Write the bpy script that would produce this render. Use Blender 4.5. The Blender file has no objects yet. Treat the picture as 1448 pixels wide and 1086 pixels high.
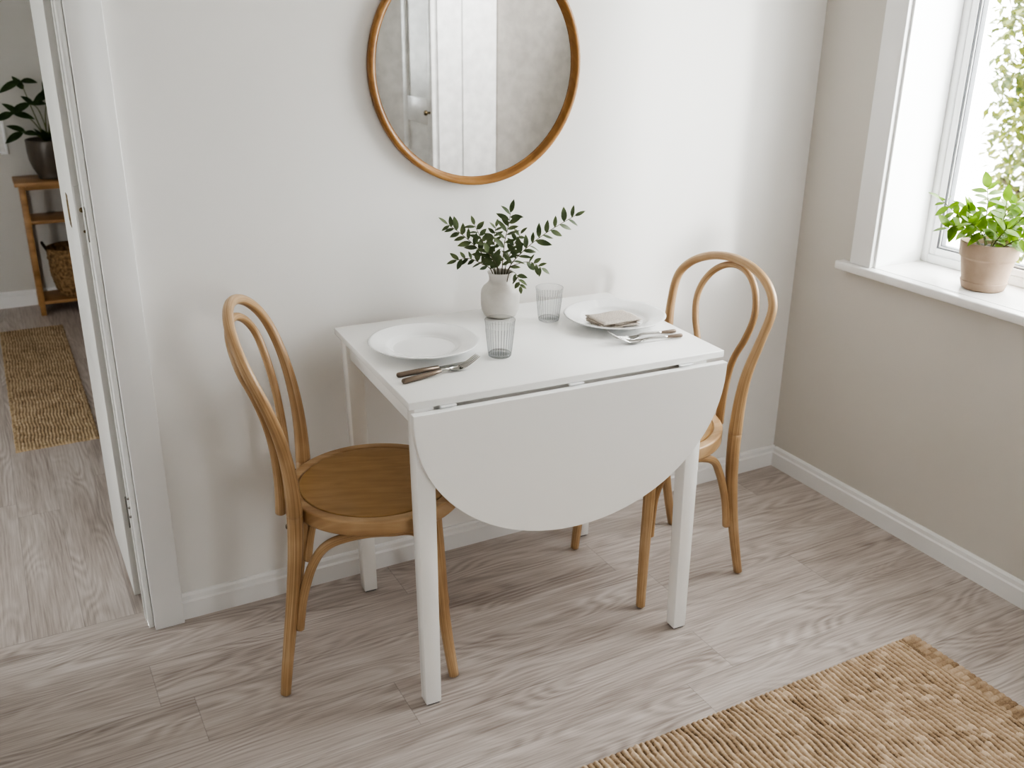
import bpy, bmesh, math, random
from mathutils import Vector, Matrix
PI = math.pi
R = math.radians
C = bpy.context.scene.collection
rng = random.Random(11)

# ------------------------------------------------------------------ helpers
class MB:
    """collects shapes; build() links them as ONE mesh object"""
    def __init__(s):
        s.v = []; s.f = []; s.uv = []; s.sm = []
    def add(s, vs, fs, uvs=None, smooth=False):
        o = len(s.v); s.v += [tuple(v) for v in vs]
        for i, f in enumerate(fs):
            s.f.append([o + k for k in f]); s.sm.append(smooth)
            s.uv.append(uvs[i] if uvs else [(vs[k][0] + vs[k][1], vs[k][2]) for k in f])
    def bm(s, b, smooth=False):
        b.verts.index_update()
        s.add([v.co.copy() for v in b.verts], [[v.index for v in f.verts] for f in b.faces], None, smooth)
        b.free()
    def box(s, x0, x1, y0, y1, z0, z1, bev=0.0, seg=2):
        b = bmesh.new(); bmesh.ops.create_cube(b, size=1.0)
        for v in b.verts:
            v.co = Vector((x0 + (v.co.x + .5) * (x1 - x0), y0 + (v.co.y + .5) * (y1 - y0), z0 + (v.co.z + .5) * (z1 - z0)))
        if bev: bmesh.ops.bevel(b, geom=b.edges[:], offset=bev, segments=seg, profile=.5, affect='EDGES')
        s.bm(b, bool(bev))
    def hexa(s, bot, top, bev=0.0):
        b = bmesh.new()
        vs = [b.verts.new(p) for p in list(bot) + list(top)]
        for f in ([3, 2, 1, 0], [4, 5, 6, 7], [0, 1, 5, 4], [1, 2, 6, 5], [2, 3, 7, 6], [3, 0, 4, 7]):
            b.faces.new([vs[i] for i in f])
        if bev: bmesh.ops.bevel(b, geom=b.edges[:], offset=bev, segments=2, profile=.5, affect='EDGES')
        s.bm(b, bool(bev))
    def tube(s, pts, rad, n=12, closed=False, cap=True, up=None, flat=1.0, u0=0.0):
        pts = [Vector(p) for p in pts]; N = len(pts)
        if not hasattr(rad, '__len__'): rad = [rad] * N
        tan = []
        for i in range(N):
            a = pts[(i - 1) % N] if (closed or i > 0) else pts[i]
            c = pts[(i + 1) % N] if (closed or i < N - 1) else pts[i]
            tan.append((c - a).normalized())
        nrm = Vector(up) if up else (Vector((0, 0, 1)) if abs(tan[0].z) < .9 else Vector((1, 0, 0)))
        rings = []; L = u0; us = []; s.ulen = 0
        for i in range(N):
            if i: L += (pts[i] - pts[i - 1]).length
            us.append(L)
            nrm = (nrm - tan[i] * nrm.dot(tan[i])).normalized()
            bi = tan[i].cross(nrm)
            rings.append([pts[i] + (nrm * math.cos(2 * PI * k / n) + bi * (math.sin(2 * PI * k / n) * flat)) * rad[i] for k in range(n)])
        s.ulen = L
        vs = [p for r in rings for p in r]; fs = []; uvs = []
        M = N if closed else N - 1
        for i in range(M):
            j = (i + 1) % N
            uj = us[j] if j else L + .01
            for k in range(n):
                k2 = (k + 1) % n
                fs.append([i * n + k, i * n + k2, j * n + k2, j * n + k])
                uvs.append([(us[i], k / n), (us[i], (k + 1) / n), (uj, (k + 1) / n), (uj, k / n)])
        if cap and not closed:
            for e, ring, sg in ((0, rings[0], -1), (N - 1, rings[-1], 1)):
                base = len(vs); r1 = [pts[e] + (p - pts[e]) * .6 + tan[e] * sg * rad[e] * .35 for p in ring]
                vs += r1; o = e * n
                for k in range(n):
                    k2 = (k + 1) % n
                    f = [o + k, base + k, base + k2, o + k2]
                    fs.append(f if sg < 0 else f[::-1]); uvs.append([(us[e], 0)] * 4)
                f = [base + k for k in range(n)]
                fs.append(f[::-1] if sg < 0 else f); uvs.append([(us[e], 0)] * n)
        s.add(vs, fs, uvs, True)
    def lathe(s, prof, n=48, c=(0, 0, 0), smooth=True, rfun=None):
        vs = []; fs = []; uvs = []; idx = []
        for r, z in prof:
            if r < 1e-6:
                idx.append([len(vs)]); vs.append((c[0], c[1], c[2] + z))
            else:
                row = []
                for k in range(n):
                    a = 2 * PI * k / n; rr = r * (rfun(a, z) if rfun else 1)
                    row.append(len(vs)); vs.append((c[0] + rr * math.cos(a), c[1] + rr * math.sin(a), c[2] + z))
                idx.append(row)
        for i in range(len(idx) - 1):
            a, b = idx[i], idx[i + 1]
            for k in range(n):
                k2 = (k + 1) % n
                if len(a) == 1 and len(b) == 1: continue
                if len(a) == 1: f = [a[0], b[k2], b[k]]
                elif len(b) == 1: f = [a[k], a[k2], b[0]]
                else: f = [a[k], a[k2], b[k2], b[k]]
                fs.append(f)
                uvs.append([(vs[q][0], vs[q][1] + vs[q][2]) for q in f])
        s.add(vs, fs, uvs, smooth)
    def prism(s, outline, y0, y1, bev=0.0):
        """outline in (x,z), extruded along y"""
        b = bmesh.new(); n = len(outline)
        f = b.faces.new([b.verts.new((x, y0, z)) for x, z in outline])
        g = bmesh.ops.extrude_face_region(b, geom=[f])
        for e in g['geom']:
            if isinstance(e, bmesh.types.BMVert): e.co.y = y1
        bmesh.ops.recalc_face_normals(b, faces=b.faces[:])
        if bev:
            ed = [e for e in b.edges if len(e.link_faces) == 2 and e.calc_face_angle(0) > 1.0]
            bmesh.ops.bevel(b, geom=ed, offset=bev, segments=2, profile=.5, affect='EDGES')
        s.bm(b, False)
    def build(s, name, mat, parent=None, auto=None):
        me = bpy.data.meshes.new(name)
        me.from_pydata(s.v, [], s.f)
        uvl = me.uv_layers.new(name='UVMap'); k = 0
        for fi, p in enumerate(me.polygons):
            p.use_smooth = s.sm[fi]
            for j in range(p.loop_total):
                uvl.data[p.loop_start + j].uv = s.uv[fi][j]
        me.update()
        if auto: me.set_sharp_from_angle(angle=R(auto))
        o = bpy.data.objects.new(name, me); C.objects.link(o)
        if mat: me.materials.append(mat)
        if parent: o.parent = parent
        return o

def crspl(P, n=8):
    P = [Vector(p) for p in P]; out = []
    for i in range(len(P) - 1):
        p0, p1, p2, p3 = P[max(i - 1, 0)], P[i], P[i + 1], P[min(i + 2, len(P) - 1)]
        for k in range(n):
            t = k / n
            out.append(.5 * ((2 * p1) + (p2 - p0) * t + (2 * p0 - 5 * p1 + 4 * p2 - p3) * t * t + (3 * p1 - p0 - 3 * p2 + p3) * t ** 3))
    out.append(P[-1]); return out

def tag(o, label=None, cat=None, group=None, kind=None):
    if label: o['label'] = label
    if cat: o['category'] = cat
    if group: o['group'] = group
    if kind: o['kind'] = kind
    return o
def thing(name, label, cat, loc=(0, 0, 0), rz=0.0, group=None):
    o = bpy.data.objects.new(name, None); C.objects.link(o)
    o.location = loc; o.rotation_euler = (0, 0, rz); o.empty_display_size = .05
    return tag(o, label, cat, group)
def struct(o, label=None):
    o['kind'] = 'structure'
    if label: o['label'] = label
    return o

# ------------------------------------------------------------------ materials
def new_mat(name):
    m = bpy.data.materials.new(name); m.use_nodes = True
    nt = m.node_tree; b = nt.nodes['Principled BSDF']
    return m, nt, b
def N(nt, t, **kw):
    n = nt.nodes.new(t)
    for k, v in kw.items(): setattr(n, k, v)
    return n
def ramp(nt, stops):
    r = N(nt, 'ShaderNodeValToRGB'); e = r.color_ramp.elements
    while len(e) < len(stops): e.new(.5)
    for i, (p, c) in enumerate(stops):
        e[i].position = p; e[i].color = (*c, 1)
    return r
def math_(nt, op, a, b=None):
    n = N(nt, 'ShaderNodeMath', operation=op)
    for i, x in enumerate((a, b)):
        if x is None: continue
        if isinstance(x, (int, float)): n.inputs[i].default_value = x
        else: nt.links.new(x, n.inputs[i])
    return n.outputs[0]
def paint(name, col, rough=.5, bump=.0, bscale=300, var=.03, spec=.5, coat=0.0):
    m, nt, b = new_mat(name); L = nt.links.new
    tc = N(nt, 'ShaderNodeTexCoord')
    n1 = N(nt, 'ShaderNodeTexNoise'); n1.inputs['Scale'].default_value = 2.5; n1.inputs['Detail'].default_value = 4
    L(tc.outputs['Object'], n1.inputs['Vector'])
    r = ramp(nt, [(.3, tuple(c * (1 - var) for c in col)), (.7, tuple(min(1, c * (1 + var)) for c in col))])
    L(n1.outputs['Fac'], r.inputs['Fac']); L(r.outputs['Color'], b.inputs['Base Color'])
    b.inputs['Roughness'].default_value = rough; b.inputs['Specular IOR Level'].default_value = spec
    b.inputs['Coat Weight'].default_value = coat
    if bump:
        n2 = N(nt, 'ShaderNodeTexNoise'); n2.inputs['Scale'].default_value = bscale; n2.inputs['Detail'].default_value = 3
        L(tc.outputs['Object'], n2.inputs['Vector'])
        bp = N(nt, 'ShaderNodeBump'); bp.inputs['Strength'].default_value = bump; bp.inputs['Distance'].default_value = .002
        L(n2.outputs['Fac'], bp.inputs['Height']); L(bp.outputs['Normal'], b.inputs['Normal'])
    return m
def wood(name, dark, mid, light, rough=.38, su=3.0, sv=26.0, coat=.15):
    m, nt, b = new_mat(name); L = nt.links.new
    uv = N(nt, 'ShaderNodeUVMap'); uv.uv_map = 'UVMap'
    mp = N(nt, 'ShaderNodeMapping'); mp.inputs['Scale'].default_value = (su, sv, 1)
    L(uv.outputs['UV'], mp.inputs['Vector'])
    n = N(nt, 'ShaderNodeTexNoise'); n.inputs['Scale'].default_value = 1.0; n.inputs['Detail'].default_value = 6; n.inputs['Distortion'].default_value = .6
    L(mp.outputs['Vector'], n.inputs['Vector'])
    tc = N(nt, 'ShaderNodeTexCoord')
    n2 = N(nt, 'ShaderNodeTexNoise'); n2.inputs['Scale'].default_value = 7; n2.inputs['Detail'].default_value = 3
    L(tc.outputs['Object'], n2.inputs['Vector'])
    s = math_(nt, 'ADD', math_(nt, 'MULTIPLY', n.outputs['Fac'], .6), math_(nt, 'MULTIPLY', n2.outputs['Fac'], .4))
    r = ramp(nt, [(.34, dark), (.5, mid), (.66, light)])
    L(s, r.inputs['Fac']); L(r.outputs['Color'], b.inputs['Base Color'])
    b.inputs['Roughness'].default_value = rough; b.inputs['Coat Weight'].default_value = coat; b.inputs['Coat Roughness'].default_value = .25
    bp = N(nt, 'ShaderNodeBump'); bp.inputs['Strength'].default_value = .08; bp.inputs['Distance'].default_value = .001
    L(n.outputs['Fac'], bp.inputs['Height']); L(bp.outputs['Normal'], b.inputs['Normal'])
    return m
def plain(name, col, rough=.5, metal=0.0, spec=.5):
    m, nt, b = new_mat(name)
    n = N(nt, 'ShaderNodeTexNoise'); n.inputs['Scale'].default_value = 40
    tc = N(nt, 'ShaderNodeTexCoord'); nt.links.new(tc.outputs['Object'], n.inputs['Vector'])
    r = ramp(nt, [(.3, tuple(c * .92 for c in col)), (.7, tuple(min(1, c * 1.08) for c in col))])
    nt.links.new(n.outputs['Fac'], r.inputs['Fac']); nt.links.new(r.outputs['Color'], b.inputs['Base Color'])
    b.inputs['Roughness'].default_value = rough; b.inputs['Metallic'].default_value = metal
    b.inputs['Specular IOR Level'].default_value = spec
    return m
def leaf_mat(name, c0, c1, rough=.4, trans=.25):
    m, nt, b = new_mat(name); L = nt.links.new
    tc = N(nt, 'ShaderNodeTexCoord')
    n = N(nt, 'ShaderNodeTexNoise'); n.inputs['Scale'].default_value = 28; n.inputs['Detail'].default_value = 2
    L(tc.outputs['Object'], n.inputs['Vector'])
    r = ramp(nt, [(.35, c0), (.65, c1)]); L(n.outputs['Fac'], r.inputs['Fac'])
    L(r.outputs['Color'], b.inputs['Base Color']); b.inputs['Roughness'].default_value = rough
    t = N(nt, 'ShaderNodeBsdfTranslucent'); L(r.outputs['Color'], t.inputs['Color'])
    mx = N(nt, 'ShaderNodeMixShader'); mx.inputs[0].default_value = trans
    L(b.outputs[0], mx.inputs[1]); L(t.outputs[0], mx.inputs[2])
    L(mx.outputs[0], nt.nodes['Material Output'].inputs['Surface'])
    return m
def schlick(nt, f0):
    lw = N(nt, 'ShaderNodeLayerWeight'); lw.inputs['Blend'].default_value = .5
    p5 = math_(nt, 'POWER', lw.outputs['Facing'], 5.0)
    return math_(nt, 'ADD', f0, math_(nt, 'MULTIPLY', p5, .85 - f0))
def pane_mat(name):
    m, nt, b = new_mat(name); L = nt.links.new; nt.nodes.remove(b)
    t = N(nt, 'ShaderNodeBsdfTransparent'); t.inputs['Color'].default_value = (.97, .98, .975, 1)
    g = N(nt, 'ShaderNodeBsdfGlossy'); g.inputs['Roughness'].default_value = .01
    mx = N(nt, 'ShaderNodeMixShader'); L(schlick(nt, .03), mx.inputs[0]); L(t.outputs[0], mx.inputs[1]); L(g.outputs[0], mx.inputs[2])
    L(mx.outputs[0], nt.nodes['Material Output'].inputs['Surface'])
    return m
def tumbler_mat(name):
    """thin ribbed glass: clear seen face-on, grey towards grazing"""
    m, nt, b = new_mat(name); L = nt.links.new; nt.nodes.remove(b)
    lw = N(nt, 'ShaderNodeLayerWeight'); lw.inputs['Blend'].default_value = .38
    r = ramp(nt, [(0.0, (.97, .975, .975)), (.12, (.93, .935, .935)), (.3, (.86, .865, .87)), (.6, (.74, .75, .755)), (1, (.48, .49, .495))])
    L(lw.outputs['Facing'], r.inputs['Fac'])
    tc = N(nt, 'ShaderNodeTexCoord'); sx = N(nt, 'ShaderNodeSeparateXYZ'); L(tc.outputs['Object'], sx.inputs[0])
    ang = math_(nt, 'ARCTAN2', sx.outputs[1], sx.outputs[0])
    cs = math_(nt, 'COSINE', math_(nt, 'MULTIPLY', ang, 28.0))       # follows the moulded ribs
    band = math_(nt, 'MULTIPLY', math_(nt, 'GREATER_THAN', sx.outputs[2], .008), math_(nt, 'LESS_THAN', sx.outputs[2], .070))
    rr = ramp(nt, [(.0, (.66, .67, .675)), (.30, (.93, .93, .93)), (.75, (1, 1, 1))])
    L(math_(nt, 'ADD', math_(nt, 'MULTIPLY', cs, .5), .5), rr.inputs['Fac'])
    m1 = N(nt, 'ShaderNodeMix', data_type='RGBA', blend_type='MULTIPLY'); L(band, m1.inputs[0]); L(r.outputs['Color'], m1.inputs[6]); L(rr.outputs['Color'], m1.inputs[7])
    t = N(nt, 'ShaderNodeBsdfTransparent'); L(m1.outputs[2], t.inputs['Color'])
    g = N(nt, 'ShaderNodeBsdfGlossy'); g.inputs['Roughness'].default_value = .04
    mx = N(nt, 'ShaderNodeMixShader'); L(schlick(nt, .035), mx.inputs[0]); L(t.outputs[0], mx.inputs[1]); L(g.outputs[0], mx.inputs[2])
    L(mx.outputs[0], nt.nodes['Material Output'].inputs['Surface'])
    return m
def floor_mat():
    m, nt, b = new_mat('grey_oak_plank'); L = nt.links.new
    uv = N(nt, 'ShaderNodeUVMap'); uv.uv_map = 'UVMap'
    ed = N(nt, 'ShaderNodeUVMap'); ed.uv_map = 'edge'
    sx = N(nt, 'ShaderNodeSeparateXYZ'); L(ed.outputs['UV'], sx.inputs[0])
    at = N(nt, 'ShaderNodeAttribute'); at.attribute_name = 'tone'
    # cathedral figure: contour lines of a stretched noise field
    mp = N(nt, 'ShaderNodeMapping'); mp.inputs['Scale'].default_value = (1.5, 8.0, 1); L(uv.outputs['UV'], mp.inputs['Vector'])
    n = N(nt, 'ShaderNodeTexNoise'); n.inputs['Scale'].default_value = 1.0; n.inputs['Detail'].default_value = 1.6; n.inputs['Roughness'].default_value = .42
    L(mp.outputs['Vector'], n.inputs['Vector'])
    ringv = math_(nt, 'SINE', math_(nt, 'MULTIPLY', n.outputs['Fac'], 120.0))
    mp2 = N(nt, 'ShaderNodeMapping'); mp2.inputs['Scale'].default_value = (6.0, 190.0, 1); L(uv.outputs['UV'], mp2.inputs['Vector'])
    f = N(nt, 'ShaderNodeTexNoise'); f.inputs['Scale'].default_value = 1.0; f.inputs['Detail'].default_value = 5; f.inputs['Roughness'].default_value = .65
    L(mp2.outputs['Vector'], f.inputs['Vector'])
    mp3 = N(nt, 'ShaderNodeMapping'); mp3.inputs['Scale'].default_value = (2.2, 17.0, 1); L(uv.outputs['UV'], mp3.inputs['Vector'])
    g = N(nt, 'ShaderNodeTexNoise'); g.inputs['Scale'].default_value = 1.0; g.inputs['Detail'].default_value = 4
    L(mp3.outputs['Vector'], g.inputs['Vector'])
    # rings only fade in where a slow mask allows
    mp4 = N(nt, 'ShaderNodeMapping'); mp4.inputs['Scale'].default_value = (2.0, 9.0, 1); mp4.inputs['Location'].default_value = (7, 3, 0); L(uv.outputs['UV'], mp4.inputs['Vector'])
    k = N(nt, 'ShaderNodeTexNoise'); k.inputs['Scale'].default_value = 1.0; L(mp4.outputs['Vector'], k.inputs['Vector'])
    kr = ramp(nt, [(.40, (0.12, 0.12, 0.12)), (.62, (1, 1, 1))]); L(k.outputs['Fac'], kr.inputs['Fac'])
    s = math_(nt, 'ADD', math_(nt, 'MULTIPLY', math_(nt, 'MULTIPLY', ringv, kr.outputs['Color']), .07),
              math_(nt, 'ADD', math_(nt, 'MULTIPLY', f.outputs['Fac'], .58), math_(nt, 'MULTIPLY', g.outputs['Fac'], .40)))
    s = math_(nt, 'ADD', s, math_(nt, 'MULTIPLY', at.outputs['Fac'], .03))
    r = ramp(nt, [(.30, (.29, .242, .216)), (.50, (.490, .435, .402)), (.70, (.66, .61, .58))])
    L(s, r.inputs['Fac'])
    # seams: edge.x = distance to nearest long side, edge.y handled per vertex too
    seam = math_(nt, 'MINIMUM', sx.outputs[0], sx.outputs[1])
    sm = N(nt, 'ShaderNodeMapRange'); sm.inputs['From Min'].default_value = .0004; sm.inputs['From Max'].default_value = .0016
    sm.inputs['To Min'].default_value = .76; sm.inputs['To Max'].default_value = 1.0
    L(seam, sm.inputs['Value'])
    mx = N(nt, 'ShaderNodeMix', data_type='RGBA', blend_type='MULTIPLY'); mx.inputs[0].default_value = 1
    L(r.outputs['Color'], mx.inputs[6]); L(sm.outputs[0], mx.inputs[7])
    L(mx.outputs[2], b.inputs['Base Color'])
    b.inputs['Roughness'].default_value = .42; b.inputs['Specular IOR Level'].default_value = .45
    bp = N(nt, 'ShaderNodeBump'); bp.inputs['Strength'].default_value = .12; bp.inputs['Distance'].default_value = .001
    L(f.outputs['Fac'], bp.inputs['Height']); L(bp.outputs['Normal'], b.inputs['Normal'])
    return m
def jute_mat(name, dark, mid, light):
    m, nt, b = new_mat(name); L = nt.links.new
    uv = N(nt, 'ShaderNodeUVMap'); uv.uv_map = 'UVMap'
    at = N(nt, 'ShaderNodeAttribute'); at.attribute_name = 'tone'
    n = N(nt, 'ShaderNodeTexNoise'); n.inputs['Scale'].default_value = 260; n.inputs['Detail'].default_value = 4
    L(uv.outputs['UV'], n.inputs['Vector'])
    n2 = N(nt, 'ShaderNodeTexNoise'); n2.inputs['Scale'].default_value = 9; n2.inputs['Detail'].default_value = 3
    L(uv.outputs['UV'], n2.inputs['Vector'])
    s = math_(nt, 'ADD', math_(nt, 'MULTIPLY', n.outputs['Fac'], .25), math_(nt, 'ADD', math_(nt, 'MULTIPLY', at.outputs['Fac'], .6), math_(nt, 'MULTIPLY', n2.outputs['Fac'], .25)))
    r = ramp(nt, [(.28, dark), (.52, mid), (.82, light)]); L(s, r.inputs['Fac'])
    L(r.outputs['Color'], b.inputs['Base Color']); b.inputs['Roughness'].default_value = .9; b.inputs['Specular IOR Level'].default_value = .15
    return m
def fabric_mat(name, col):
    m, nt, b = new_mat(name); L = nt.links.new
    tc = N(nt, 'ShaderNodeTexCoord')
    w = N(nt, 'ShaderNodeTexNoise'); w.inputs['Scale'].default_value = 420; w.inputs['Detail'].default_value = 3
    L(tc.outputs['Object'], w.inputs['Vector'])
    r = ramp(nt, [(.32, tuple(c * .68 for c in col)), (.68, tuple(min(1, c * 1.2) for c in col))])
    L(w.outputs['Fac'], r.inputs['Fac']); L(r.outputs['Color'], b.inputs['Base Color'])
    b.inputs['Roughness'].default_value = .95; b.inputs['Specular IOR Level'].default_value = .1
    bp = N(nt, 'ShaderNodeBump'); bp.inputs['Strength'].default_value = .4; bp.inputs['Distance'].default_value = .001
    L(w.outputs['Fac'], bp.inputs['Height']); L(bp.outputs['Normal'], b.inputs['Normal'])
    return m
def stone_mat(name, col, col2, rough=.55, bump=.15, scale=60):
    m, nt, b = new_mat(name); L = nt.links.new
    tc = N(nt, 'ShaderNodeTexCoord')
    n = N(nt, 'ShaderNodeTexNoise'); n.inputs['Scale'].default_value = scale * .25; n.inputs['Detail'].default_value = 6
    L(tc.outputs['Object'], n.inputs['Vector'])
    r = ramp(nt, [(.35, col2), (.65, col)]); L(n.outputs['Fac'], r.inputs['Fac'])
    L(r.outputs['Color'], b.inputs['Base Color']); b.inputs['Roughness'].default_value = rough
    n2 = N(nt, 'ShaderNodeTexNoise'); n2.inputs['Scale'].default_value = scale * 5; L(tc.outputs['Object'], n2.inputs['Vector'])
    bp = N(nt, 'ShaderNodeBump'); bp.inputs['Strength'].default_value = bump; bp.inputs['Distance'].default_value = .001
    L(n2.outputs['Fac'], bp.inputs['Height']); L(bp.outputs['Normal'], b.inputs['Normal'])
    return m
def basket_mat():
    m, nt, b = new_mat('seagrass_weave'); L = nt.links.new
    tc = N(nt, 'ShaderNodeTexCoord')
    n = N(nt, 'ShaderNodeTexNoise'); n.inputs['Scale'].default_value = 60; n.inputs['Detail'].default_value = 4
    L(tc.outputs['Object'], n.inputs['Vector'])
    r = ramp(nt, [(.35, (.17, .10, .045)), (.65, (.42, .275, .145))]); L(n.outputs['Fac'], r.inputs['Fac'])
    L(r.outputs['Color'], b.inputs['Base Color']); b.inputs['Roughness'].default_value = .85
    return m

M = dict(
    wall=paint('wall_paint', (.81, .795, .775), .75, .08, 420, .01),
    wall_hall_dim=paint('wall_paint_hall_dim', (.62, .605, .575), .75, .08, 420, .01),  # wall paint darkened, the hall's dim light put into the colour
    wall_right_shade=paint('wall_paint_right_shade', (.635, .605, .565), .75, .08, 420, .01),  # same wall paint darkened, shade of the window wall put into the colour
    ceil=paint('ceiling_paint', (.86, .85, .84), .8, 0, 300, .01),
    trim=paint('trim_gloss_white', (.83, .825, .82), .32, 0, 200, .008),
    doorw=paint('door_satin_white', (.80, .80, .785), .3, 0, 200, .01),
    table=paint('table_lacquer_white', (.955, .95, .935), .26, 0, 100, .006, coat=.2),
    sill=stone_mat('sill_white_stone', (.84, .83, .82), (.80, .79, .775), .3, .03, 80),
    upvc=paint('white_window_frame', (.93, .935, .94), .3, 0, 100, .004),
    gasket=plain('grey_gasket', (.16, .165, .175), .5),
    pane=pane_mat('window_pane'),
    oak=wood('honey_bentwood', (.30, .175, .082), (.45, .292, .156), (.60, .430, .265)),
    seatw=wood('honey_seat_veneer', (.32, .185, .072), (.37, .222, .090), (.42, .262, .115), .36, 9, 60),
    frame=wood('mirror_frame_wood', (.22, .098, .024), (.33, .160, .045), (.42, .225, .075), .4),
    pine=wood('console_wood', (.26, .14, .055), (.40, .23, .10), (.50, .31, .15), .45),
    floor=floor_mat(),
    jute=jute_mat('jute_weave', (.085, .047, .024), (.43, .312, .208), (.72, .585, .445)),
    jute2=jute_mat('jute_runner_weave', (.15, .098, .055), (.45, .340, .222), (.62, .50, .355)),
    china=paint('white_china', (.86, .86, .855), .12, 0, 100, .004, coat=.4),
    vase=stone_mat('cream_stoneware', (.66, .635, .595), (.56, .53, .49), .42, .12, 70),
    dark=plain('dark_inside', (.02, .018, .015), .9),
    steel=plain('brushed_steel', (.46, .45, .43), .22, 1.0),
    bronze=plain('bronze_handle', (.21, .165, .130), .36, .7),
    linen=fabric_mat('oat_linen', (.60, .54, .485)),
    tumbler=tumbler_mat('ribbed_glass'),
    terra=stone_mat('pale_terracotta', (.43, .325, .245), (.32, .235, .172), .8, .25, 50),
    greypot=stone_mat('grey_brown_glaze', (.135, .112, .09), (.10, .083, .067), .35, .1, 40),
    soil=stone_mat('potting_soil', (.06, .04, .028), (.02, .014, .01), .95, .8, 90),
    olive=leaf_mat('sprig_leaf', (.060, .088, .036), (.15, .185, .085), .42, .2),
    green=leaf_mat('fresh_leaf', (.10, .19, .014), (.20, .33, .03), .35, .38),
    deep=leaf_mat('dark_leaf', (.022, .045, .012), (.05, .09, .028), .4, .15),
    twig=plain('sprig_stem', (.09, .075, .035), .6),
    gstem=plain('green_stem', (.16, .19, .06), .6),
    bark=plain('bark', (.05, .035, .022), .9),
    treeleaf=leaf_mat('garden_leaf', (.030, .062, .003), (.155, .165, .005), .5, .4),
    basket=basket_mat(),
    mirror=plain('silvered_glass', (.87, .88, .875), .0, 1.0),
    brass=plain('aged_brass', (.22, .17, .10), .4, 1.0),
    paper=plain('print_paper', (.75, .74, .72), .7),
    lawn=paint('pale_paving', (.62,.61,.58), .9),
)
# the mirror must be perfectly sharp
M['mirror'].node_tree.nodes['Principled BSDF'].inputs['Roughness'].default_value = 0.0

# ------------------------------------------------------------------ camera
cam_d = bpy.data.cameras.new('camera'); cam = bpy.data.objects.new('camera', cam_d); C.objects.link(cam)
yaw, pit, rol, foc = 0.4957, 0.3758, 0.0116, 1.3672
fw = Vector((math.sin(yaw) * math.cos(pit), math.cos(yaw) * math.cos(pit), -math.sin(pit)))
rt = Vector((math.cos(yaw), -math.sin(yaw), 0)); up = rt.cross(fw)
r_ = rt * math.cos(rol) + up * math.sin(rol); u_ = -rt * math.sin(rol) + up * math.cos(rol)
mw = Matrix((r_, u_, -fw)).transposed().to_4x4(); mw.translation = (-2.2702, -2.2683, 1.4994)
cam.matrix_world = mw
cam_d.sensor_width = 36; cam_d.lens = foc * 1000 / 1448 * 36; cam_d.clip_start = .02
cam_d.dof.use_dof = True; cam_d.dof.focus_distance = 2.25; cam_d.dof.aperture_fstop = 4.5
bpy.context.scene.camera = cam

# ------------------------------------------------------------------ the room
ZC = 2.5; XL = -3.4; YR = -4.3; T = .1; YH = 3.2; HX0 = -3.7; HX1 = -.9
DX0, DX1, DZ = -2.96, -2.096, 2.04          # doorway in the back wall (y 0 .. 0.07)
WT = .07
def wall(name, *boxes):
    m = MB()
    for b in boxes: m.box(*b)
    return struct(m.build(name, M['wall_hall_dim'] if 'hall' in name else M['wall_right_shade'] if name == 'wall_right' else M['wall']))
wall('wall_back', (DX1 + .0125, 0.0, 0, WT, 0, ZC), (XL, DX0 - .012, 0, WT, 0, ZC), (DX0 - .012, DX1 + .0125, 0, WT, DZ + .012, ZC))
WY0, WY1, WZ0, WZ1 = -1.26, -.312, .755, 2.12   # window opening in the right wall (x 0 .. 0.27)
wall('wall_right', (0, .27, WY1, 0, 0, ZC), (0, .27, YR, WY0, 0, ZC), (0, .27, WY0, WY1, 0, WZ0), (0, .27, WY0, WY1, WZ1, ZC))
RX0, RX1, RZ0, RZ1 = -1.45, -.75, .9, 2.0     # opening for the added fill window in the rear wall behind the camera
wall('wall_rear', (XL, RX0, YR - .2, YR, 0, ZC), (RX1, .27, YR - .2, YR, 0, ZC), (RX0, RX1, YR - .2, YR, 0, RZ0), (RX0, RX1, YR - .2, YR, RZ1, ZC))
wall('wall_left', (XL - T, XL, YR - .2, WT, 0, ZC))
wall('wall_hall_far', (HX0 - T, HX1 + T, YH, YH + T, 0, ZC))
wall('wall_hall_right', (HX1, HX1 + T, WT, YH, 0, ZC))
HY0, HY1 = .18, .66                                # opening in the hall's left wall for the window added to light it
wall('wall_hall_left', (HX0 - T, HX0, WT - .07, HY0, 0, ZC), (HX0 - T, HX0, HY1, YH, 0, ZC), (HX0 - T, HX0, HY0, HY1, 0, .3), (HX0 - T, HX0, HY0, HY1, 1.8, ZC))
m = MB(); m.box(XL - T, .27, YR - .2, WT, ZC, ZC + .1); m.box(HX0 - T, HX1 + T, WT, YH + T, ZC, ZC + .1)
struct(m.build('ceiling', M['ceil']))

# floor: planks run along x in the room, along y in the hall; each plank has its own tone and grain offset
fv, ff, fuv, fed, ft = [], [], [], [], []
def plank(x0, x1, y0, y1, along):
    w = (y1 - y0) if along == 'x' else (x1 - x0); l = (x1 - x0) if along == 'x' else (y1 - y0)
    ou, ov, t = rng.uniform(0, 60), rng.uniform(0, 60), rng.uniform(-1, 1)
    # split in a 2x2 so that distance-to-edge is linear inside each quarter
    xs = [x0, (x0 + x1) / 2, x1]; ys = [y0, (y0 + y1) / 2, y1]
    for i in range(2):
        for j in range(2):
            q = [(xs[i], ys[j]), (xs[i + 1], ys[j]), (xs[i + 1], ys[j + 1]), (xs[i], ys[j + 1])]
            b = len(fv)
            for x, y in q:
                fv.append((x, y, 0))
            ff.append([b, b + 1, b + 2, b + 3])
            for x, y in q:
                fuv.append((x + ou, y + ov) if along == 'x' else (y + ou, x + ov))
                fed.append((min(x - x0, x1 - x), min(y - y0, y1 - y)))
                ft.append(t)
known = {-1: -1.45, -2: -2.121, -3: -2.048, -4: -1.62, -5: -.865, -6: -1.007, -7: -1.75, -8: -.6}
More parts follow.
